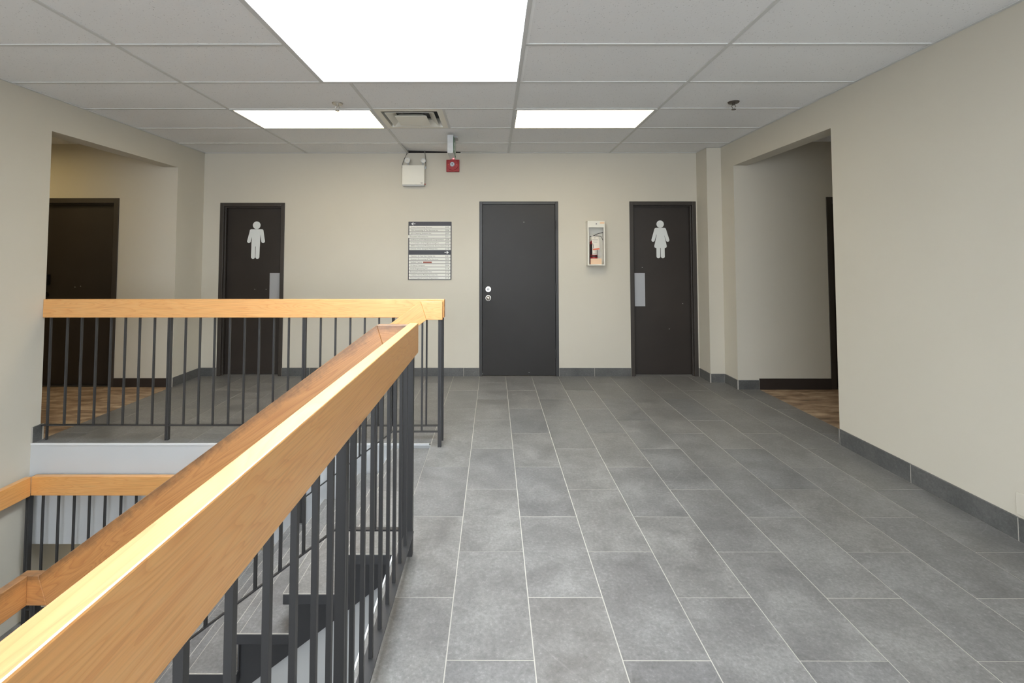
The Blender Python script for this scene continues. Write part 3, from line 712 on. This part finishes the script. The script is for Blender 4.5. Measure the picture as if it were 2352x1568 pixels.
# ------------------------------------------------------------------ directory board
ds = empty('directory_sign', (-.768, YB, 1.5), 'dark framed tenant directory board with white name strips and arrows', 'sign')
xa, za = P(938, 509, YB-.015); xb, zb = P(1036.5, 642, YB-.015)
B().box(xa, xb, YB-.012, YB, zb, za).obj('board', M['signdark'], ds, bevel=.001)
def U(X, Z): # crop units -> world
    return P(920+X/9.2214, 490+Z/9.2235, YB-.014)
rows = [('Smart Accounting Services', '205', 294, 225, 663), ('MA Accounting & Tax Services Inc.', '206', 358, 225, 795), ('JDI Cleaning Systems Inc', '207', 424, 225, 655),
        ('Ecosystem Informatics Inc', '211', 490, 197, 583), ('Sukhan Law Professional Corporation', '209', 555, 212, 910), ('F1 Frontier One Fingerprinting Inc.', '205', 620, 216, 812),
        ('BIRDI Chartered Professional Accountants', '214', 685, 218, 932), ('Divine Vine Gospel Ministries', '210', 748, 213, 775),
        ('Century 21 Red Star Realty Inc.', '201', 904, 218, 738), ('Acumen Accounting & Tax Services', '202', 969, 213, 797), ('Sysfinit Centre', '203', 1035, 213, 455),
        ('M Garry Transport', '204', 1101, 210, 515), ('OCP Engineering Inc.', '216', 1167, 205, 580), ('Ecosystem Informatics Inc.', '217', 1234, 200, 665),
        ('Triplets Homes Realty Services Inc.', '218', 1299, 210, 790), ('Funeral Support Services Organization', '215', 1365, 210, 797)]
for i, (s, num, zc, l, r) in enumerate(rows):
    x0s, x1s = (185, 1062) if i < 8 else (176, 1056)
    if i == 3: x0s = 162
    a, zt_ = U(x0s, zc-29); b_, zb_ = U(x1s, zc+28)
    stp = B().box(a, b_, YB-.0155, YB-.011, zb_, zt_).obj('name_strip', M['strip'], ds)
    tx, tz = U(l, zc); tx2, _ = U(r, zc)
    text_mesh(s, .022, tx, YB-.0162, tz, M['ink'], stp, 'lettering', width=tx2-tx)
    tx, tz = U(945, zc); tx2, _ = U(1025, zc)
    text_mesh(num, .026, tx, YB-.0162, tz, M['ink'], stp, 'lettering', width=tx2-tx)
    if i == 10:
        a, zt_ = U(480, zc-14); b_, zb_ = U(662, zc+14); B().box(a, b_, YB-.0165, YB-.015, zb_, zt_).obj('red_label', plain('brick_label', S(140, 74, 60), .6), stp)
for (cx, cz, sg) in ((272, 220, -1), (975, 825, 1)):
    x, z = U(cx, cz); u = .0095
    b = B().box(x-.025, x+.025, YB-.0145, YB-.0115, z-.0035, z+.0035)
    tip = x+sg*.026
    for q in (1, -1):
        b.prism([(tip, z), (tip-sg*.022, z+q*.018), (tip-sg*.028, z+q*.013), (tip-sg*.010, z)], YB-.0148, YB-.0115)
    b.obj('arrow', M['symbol'], ds)
# ------------------------------------------------------------------ fire extinguisher cabinet
YC = YB-.11
xa, za = P(1349.5, 507, YC); xb, zb = P(1390, 609.5, YC)
fc = empty('extinguisher_cabinet', ((xa+xb)/2, YB, zb), 'white wall cabinet with clear window holding the fire extinguisher', 'cabinet')
zh = P(1370, 522, YC)[1]; tk = .003
B().box(xa, xa+tk, YC+.012, YB, zb, za).box(xb-tk, xb, YC+.012, YB, zb, za).box(xa+tk, xb-tk, YC+.012, YB, zb, zb+tk).box(xa+tk, xb-tk, YC+.012, YB, za-tk, za).box(xa+tk, xb-tk, YB-.004, YB, zb+tk, za-tk).obj('cabinet_body', M['boxw'], fc)
dr = B().box(xa, xb, YC, YC+.012, zh, za).box(xa, xa+.014, YC, YC+.012, zb+.014, zh).box(xb-.014, xb, YC, YC+.012, zb+.014, zh).box(xa, xb, YC, YC+.012, zb, zb+.014).obj('cabinet_door', M['boxw'], fc)
x, z = P(1369.5, 514, YC); B().cyl((x, YC-.006, z), .011, .007, 'Y', 18).obj('cam_lock', M['chrome'], dr); B().cyl((x, YC-.008, z), .005, .003, 'Y', 12).obj('keyhole', M['black'], dr)
a, t1 = P(1378, 509.5, YC); b_, t0 = P(1388, 514, YC); lb = B().box(a, b_, YC-.001, YC+.001, t0, t1).obj('sticker', M['peach'], dr)
B().box(xa+.013, xb-.013, YC+.005, YC+.007, zb+.013, zh+.001).obj('window_pane', M['glass'], dr)
# extinguisher
def C8(X, Z, Y): return P(1300+X/9.8, 480+Z/9.8, Y)
YX = YB-.050
ex = empty('fire_extinguisher', (C8(625, 1200, YX)[0], YX, zb+.0035), 'red fire extinguisher with inspection tag inside the white cabinet', 'extinguisher')
exx = C8(628, 1200, YX)[0]; rr = .043
z0_, z1_ = zb+.0035, C8(628, 740, YX)[1]
exb = B().cyl((exx, YX, z0_), rr, z1_-z0_, n=28).obj('tank', M['red'], ex, smooth=True)
B().cyl((exx, YX, z1_), rr, .025, n=28, r2=.018).obj('shoulder', M['red'], ex, smooth=True)
def band(za_, zb_, mat, rad, nm, a0=-150, a1=-30):
    b = B(); n = 12; vs = []
    for i in range(n+1):
        t = math.radians(a0+(a1-a0)*i/n)
        for zz in (za_, zb_):
            for q in (rad, rad+.0008): vs.append((exx+q*math.cos(t), YX+q*math.sin(t), zz))
    fs = []
    for i in range(n):
        k = i*4; fs += [(k+1, k+5, k+7, k+3), (k, k+2, k+6, k+4), (k, k+4, k+5, k+1), (k+2, k+3, k+7, k+6)]
    fs += [(0, 1, 3, 2), (n*4, n*4+2, n*4+3, n*4+1)]
    return B().raw(vs, fs).obj(nm, mat, exb)
zA = C8(0, 1028, YX)[1]; zB_ = C8(0, 790, YX)[1]
band(zA, zB_, M['paper'], rr, 'paper_label', -125, -40); band(zA, zB_, M['black'], rr-.0003, 'dark_border', -170, -15)
band(C8(0, 1075, YX)[1], C8(0, 1045, YX)[1], M['black'], rr, 'dark_band', -175, -5)
for k, (dx, dz) in enumerate(((-.012, .012), (.002, .012), (.016, .012))):
    B().cyl((exx+dx, YX-rr-.0022, zA+dz), .004, .002, 'Y', 10).obj('printed_mark', M['ink'], exb)
for k in range(4): B().box(exx-.020, exx-.006, YX-rr-.0020, YX-rr+.002, zB_-.012-k*.014, zB_-.008-k*.014).obj('printed_line', M['ink'], exb)
vz = z1_+.025
B().cyl((exx, YX, vz-.004), .014, .03, n=14).box(exx-.016, exx+.016, YX-.010, YX+.010, vz+.012, vz+.036).obj('valve', M['chrome'], ex)
hx0, hz0 = C8(520, 620, YX-.02); hx1, hz1 = C8(650, 590, YX-.02); hx2, hz2 = C8(830, 525, YX-.02)
B().tube([(hx1, YX-.015, hz1+.006), ((hx1+hx2)/2, YX-.02, (hz1+hz2)/2+.004), (hx2, YX-.02, hz2)], .0035).tube([(exx, YX-.012, hz1-.004), (hx2-.02, YX-.015, hz1-.012), (hx2, YX-.015, C8(0, 700, YX)[1])], .003).tube([(hx1, YX-.01, hz1), (hx0+.010, YX-.02, hz0)], .004).obj('handle', M['blackmetal'], ex)
x, z = C8(585, 605, YX-.02); B().cyl((x, YX-.024, z), .008, .012, 'Y', 14).ball((x+.012, YX-.016, z+.006), .008).obj('gauge', M['chrome'], ex)
pts = [C8(*q, YX-.0505) for q in ((572, 645), (585, 628), (715, 616), (732, 630), (762, 915), (608, 935))]
tg = B().prism(pts, YX-.0502, YX-.0505).obj('inspection_tag', M['paper'], ex)
pts = [C8(*q, YX-.0505) for q in ((604, 895), (750, 878), (757, 905), (608, 922))]; B().prism(pts, YX-.05052, YX-.0512).obj('orange_stripe', M['orange'], tg)
for (xa_, za_, xb_, zb2) in ((590, 690, 720, 678), (612, 722, 715, 710), (612, 752, 705, 742)):
    B().prism([C8(xa_, za_, YX-.0505), C8(xb_, zb2, YX-.0505), C8(xb_, zb2+5, YX-.0505), C8(xa_, za_+5, YX-.0505)], YX-.05052, YX-.0512).obj('printed_line', M['ink'], tg)
B().prism([C8(600, 772, YX-.0505), C8(610, 772, YX-.0505), C8(628, 885, YX-.0505), C8(615, 885, YX-.0505)], YX-.05052, YX-.0512).obj('printed_bar', M['ink'], tg)
x, z = C8(650, 648, YX-.0505); B().cyl((x, YX-.05055, z), .004, .002, 'Y', 10).obj('eyelet', M['black'], tg)
a, t1 = C8(552, 1112, YC+.02); b_, t0 = C8(800, 1238, YC+.02)
cd = B().box(a, b_, YC+.0125, YC+.0155, zb+.0145, t1).obj('card', M['peach']); tag(cd, 'peach coloured card standing at the bottom of the extinguisher cabinet', 'card')
# ------------------------------------------------------------------ emergency light
YEm = YB-.085
el = empty('emergency_light', (-.97, YB, 2.4), 'cream wall battery box with two round emergency lamp heads', 'light')
def C6(X, Z, Y): return P(860+X/6.031, 220+Z/6.031, Y)
xa, za = C6(385, 960, YEm); xb, zb = C6(690, 1228, YEm)
eb = B().box(xa, xb, YEm, YB, zb, za).obj('battery_box', M['boxw'], el, bevel=.003)
B().box(xa+.002, xb-.004, YEm+.006, YB, zb-.013, zb-.0005).obj('box_lip', M['greybox'], el)
x, z = C6(655, 1207, YEm); B().box(x-.013, x+.013, YEm-.0006, YEm+.001, z-.003, z+.003).obj('small_badge', M['ink'], eb)
x, z = C6(698, 1220, YEm); B().box(x-.006, x+.006, YEm+.02, YEm+.03, z-.006, z+.006).obj('indicator', M['red'], eb)
for (hx, hz, r_, dx) in ((457, 897, 40, 0), (678, 900, 34, .02)):
    x, z = C6(hx, hz, YEm-.02)
    r_ = r_/6.031*5.65/1094.9
    h = B().cyl((x, YEm-.03, z), r_, .014, 'Y', 26).cyl((x, YEm-.016, z), r_*.95, .05, 'Y', 26, r2=r_*.55)
    h.obj('lamp_head', M['greybox'], el, smooth=True)
    B().cyl((x, YEm-.034, z), r_*.8, .005, 'Y', 22).obj('lamp_lens', M['lens'], el); B().cyl((x, YEm-.037, z), r_*.3, .004, 'Y', 14).obj('bulb', M['chrome'], el)
    B().cyl((x-dx*.6, YEm+.03, za-.002), .009, z-za+.004, n=12).obj('swivel', M['greybox'], el)
w1 = [C6(*q, YB-.02) for q in ((385, 1000), (388, 945), (415, 870), (450, 800), (488, 735))]
w2_ = [C6(*q, YB-.02) for q in ((706, 1010), (712, 960), (708, 860), (694, 745))]
for pts in (w1, w2_):
    o = B().tube([(a, YB-.02, b_) for a, b_ in pts]+[(pts[-1][0], YB-.03, ZC+.06)], .0045).obj('supply_cable', M['cable'], el, smooth=True)
x, z = C6(708, 1000, YB-.02); B().cyl((x, YB-.034, z-.014), .011, .03, n=12).obj('cable_gland', M['greybox'], el)
# ------------------------------------------------------------------ fire alarm
YFa = YB-.045
def C61(X, Z, Y): return P(1010+X/14.26, 290+Z/14.26, Y)
xa, za = C61(212, 1085, YFa); xb, zb = C61(636, 1480, YFa)
al = empty('fire_alarm', ((xa+xb)/2, YB, (za+zb)/2), 'square red fire alarm horn with round white strobe under the exit sign', 'alarm')
B().box(xa, xb, YFa+.012, YB, zb, za).obj('back_box', M['red'], al, bevel=.004)
xc, zc = C61(420, 1262, YFa)
B().cyl((xc, YFa, zc+.004), .068, .014, 'Y', 36).obj('horn_disc', M['red'], al, bevel=.003)
xc, zc = C61(410, 1242, YFa); sl = B().cyl((xc, YFa-.018, zc), .022, .019, 'Y', 26, r2=.029).obj('strobe_lens', M['bluew'], al, smooth=True)
B().prism([(xc, zc+.013), (xc-.007, zc), (xc, zc-.013), (xc+.007, zc)], YFa-.020, YFa-.017).obj('strobe_bulb', M['ink'], al)
for q in (283, 555):
    x, z = C61(q, 1248, YFa); B().prism([(x-.008, z-.003), (x+.008, z-.004), (x+.003, z+.005), (x-.003, z+.004)], YFa-.001, YFa+.001).obj('printed_mark', M['orange'], al)
# ------------------------------------------------------------------ exit sign: long box hanging from the ceiling, seen end-on
def onz(x, y, Z):
    d = RT*((x-PX)/F) - UP*((y-PY)/F) + FW; t = (Z-HC)/d.z; return d.x*t, d.y*t
ze1 = ZC-.022
x_, yN = onz(1035, 309, ze1); 
xa, zb = P(1026.2, 351, yN); xb, _ = P(1040, 351, yN)
xw = (P(1028.5, 309, yN)[0]+xa)/2; xe = (P(1042, 309, yN)[0]+xb)/2
yFs = yN+.62
es = empty('exit_sign', ((xw+xe)/2, (yN+yFs)/2, ze1), 'grey hanging exit sign seen edge-on with green running figure face', 'sign')
lenY = None
# far end from the picture: bottom far corner at (1048,366)
d = RT*((1047.5-PX)/F) - UP*((366-PY)/F) + FW; tt = (zb-HC)/d.z; yFs = d.y*tt
yFs = min(yFs, yN+.9)
bx = B().box(xw, xe, yN, yFs, zb, ze1).obj('housing', M['greybox'], es, bevel=.003)
B().box(xe-.001, xe+.002, yN+.012, yFs-.012, zb+.012, ze1-.012).obj('sign_face', M['greenp'], es)
B().box((xw+xe)/2-.03, (xw+xe)/2+.06, yN+.15, yN+.30, ZC-.012, ZC-.0012).box((xw+xe)/2-.012, (xw+xe)/2+.012, yN+.18, yN+.26, ze1-.001, ZC-.01).obj('ceiling_canopy', M['greybox'], es)
B().cyl(((xe+xw)/2+.01, yFs-.05, zb-.008), .008, .009, n=10).obj('indicator', M['led'], es)
# running figure in a doorway on the face (drawn in the y,z plane)
L_ = yFs-yN; h_ = ze1-zb; yc = yN+L_*.35; zc = (zb+ze1)/2; q = h_*.40
b = B(); xf0, xf1 = xe+.001, xe+.0032
def seg(a, c, r_):
    (y0, z0), (y1, z1) = a, c; dy, dz = y1-y0, z1-z0; n_ = math.hypot(dy, dz); py, pz = -dz/n_*r_, dy/n_*r_
    b.prism([(y0+py, z0+pz), (y1+py, z1+pz), (y1-py, z1-pz), (y0-py, z0-pz)], xf0, xf1, 'X')
b.cyl((xf0, yc+q*.25, zc+q*.85), q*.16, .0022, 'X', 14)
seg((yc+q*.1, zc+q*.6), (yc-q*.1, zc-q*.1), q*.16); seg((yc-q*.1, zc-q*.05), (yc+q*.35, zc-q*.35), q*.09); seg((yc+q*.35, zc-q*.35), (yc+q*.3, zc-q*.9), q*.08)
seg((yc-q*.1, zc-q*.05), (yc-q*.35, zc-q*.6), q*.09); seg((yc-q*.35, zc-q*.6), (yc-q*.8, zc-q*.65), q*.08)
seg((yc+q*.1, zc+q*.5), (yc-q*.45, zc+q*.3), q*.06); seg((yc+q*.1, zc+q*.5), (yc+q*.6, zc+q*.25), q*.06)
b.prism([(yc+q*1.0, zc-q*.95), (yc+q*1.9, zc-q*.95), (yc+q*1.9, zc+q*.95), (yc+q*1.0, zc+q*.95)], xf0, xf1, 'X')
b.obj('pictogram', M['symbol'], es)
# ------------------------------------------------------------------ air vent (two by two diffuser)
vx0, vx1, vy0, vy1 = -1.037, -1.037+.604, gyl[LY]+.003, gyl[LY+1]-.003
av = empty('air_vent', ((vx0+vx1)/2, (vy0+vy1)/2, ZC), 'square stepped ceiling air diffuser between the two panel lights', 'vent')
def ring(o0, o1, z0, z1, nm, mat):
    """square funnel ring from half-size o0 at height z0 to o1 at z1"""
    cx_, cy_ = (vx0+vx1)/2, (vy0+vy1)/2; t = .0015; vs = []
    for (o_, z_) in ((o0, z0), (o1, z1)):
        for zz in (0, t*1.5):
            vs += [(cx_-o_, cy_-o_, z_+zz), (cx_+o_, cy_-o_, z_+zz), (cx_+o_, cy_+o_, z_+zz), (cx_-o_, cy_+o_, z_+zz)]
    fs = []
    for k in range(4):
        n_ = (k+1) % 4; fs += [(k, n_, 8+n_, 8+k), (4+k, 12+k, 12+n_, 4+n_), (k, 4+k, 4+n_, n_), (8+k, 8+n_, 12+n_, 12+k)]
    return B().raw(vs, fs).obj(nm, mat, av)
ring(.301, .245, ZC-.0005, ZC-.002, 'outer_flange', M['boxw'])
ring(.245, .225, ZC-.002, ZC+.075, 'throat', M['boxw'])
ring(.215, .150, ZC-.006, ZC+.040, 'cone', M['boxw'])
ring(.140, .095, ZC-.012, ZC+.020, 'cone', M['boxw'])
cxv, cyv = (vx0+vx1)/2, (vy0+vy1)/2
B().box(cxv-.14, cxv+.14, cyv-.14, cyv+.14, ZC-.0135, ZC-.012).obj('centre_plate', M['boxw'], av)
B().box(cxv-.225, cxv+.225, cyv-.225, cyv+.225, ZC+.076, ZC+.08).obj('duct_cap', M['hole'], av)
B().cyl((cxv, cyv, ZC+.04), .1, .036, n=24).obj('duct_collar', M['hole'], av)
# ------------------------------------------------------------------ sprinklers
def sprinkler(px, py, label, mat):
    x, y = onz(px, py, ZC); t = empty('sprinkler', (x, y, ZC), label, 'sprinkler')
    B().cyl((x, y, ZC-.006), .040, .011, n=26, r2=.046).obj('escutcheon', mat, t, smooth=True)
    B().cyl((x, y, ZC-.022), .012, .018, n=14).obj('body', mat, t)
    B().tube([(x-.010, y, ZC-.018), (x-.016, y, ZC-.035), (x-.004, y, ZC-.055)], .0028).tube([(x+.010, y, ZC-.018), (x+.016, y, ZC-.035), (x+.004, y, ZC-.055)], .0028).obj('yoke', mat, t)
    B().cyl((x, y, ZC-.061), .017, .004, n=14).obj('deflector', mat, t)
sprinkler(775, 238, 'chrome pendant sprinkler in front of the left panel light', M['chrome'])
sprinkler(1685, 235, 'dark pendant sprinkler on the ceiling at the right', plain('dark_bronze', S(84, 78, 72), .35, .6))
# small blank cover on the right wall
d = RT*((2362-PX)/F) - UP*((1165-PY)/F) + FW; t = XR/d.x; yy, zz = d.y*t, HC+d.z*t
cv = B().prism(rrect(yy-.05, yy+.05, zz-.055, zz+.055, .012), XR-.007, XR, 'X').obj('wall_plate', M['wall'], bevel=.002); tag(cv, 'blank beige cover plate low on the right wall', 'cover')
# scuffs on doors: small chips of paint
for (px, py, leaf, ly) in ((1568, 697, leaf3, ly3), (1537, 755, leaf3, ly3), (1475, 614, leaf3, ly3), (585, 664, leaf1, ly1), (611, 664, leaf1, ly1), (1203, 510, leaf2, ly2), (1215, 855, leaf2, ly2), (172, 659, leaf4, ly4), (185, 657, leaf4, ly4)):
    x, z = P(px, py, ly); B().prism([(x-.004, z-.001), (x+.005, z-.003), (x+.006, z+.001), (x-.002, z+.003)], ly-.0008, ly+.0005).obj('paint_chip', M['strip'], leaf)
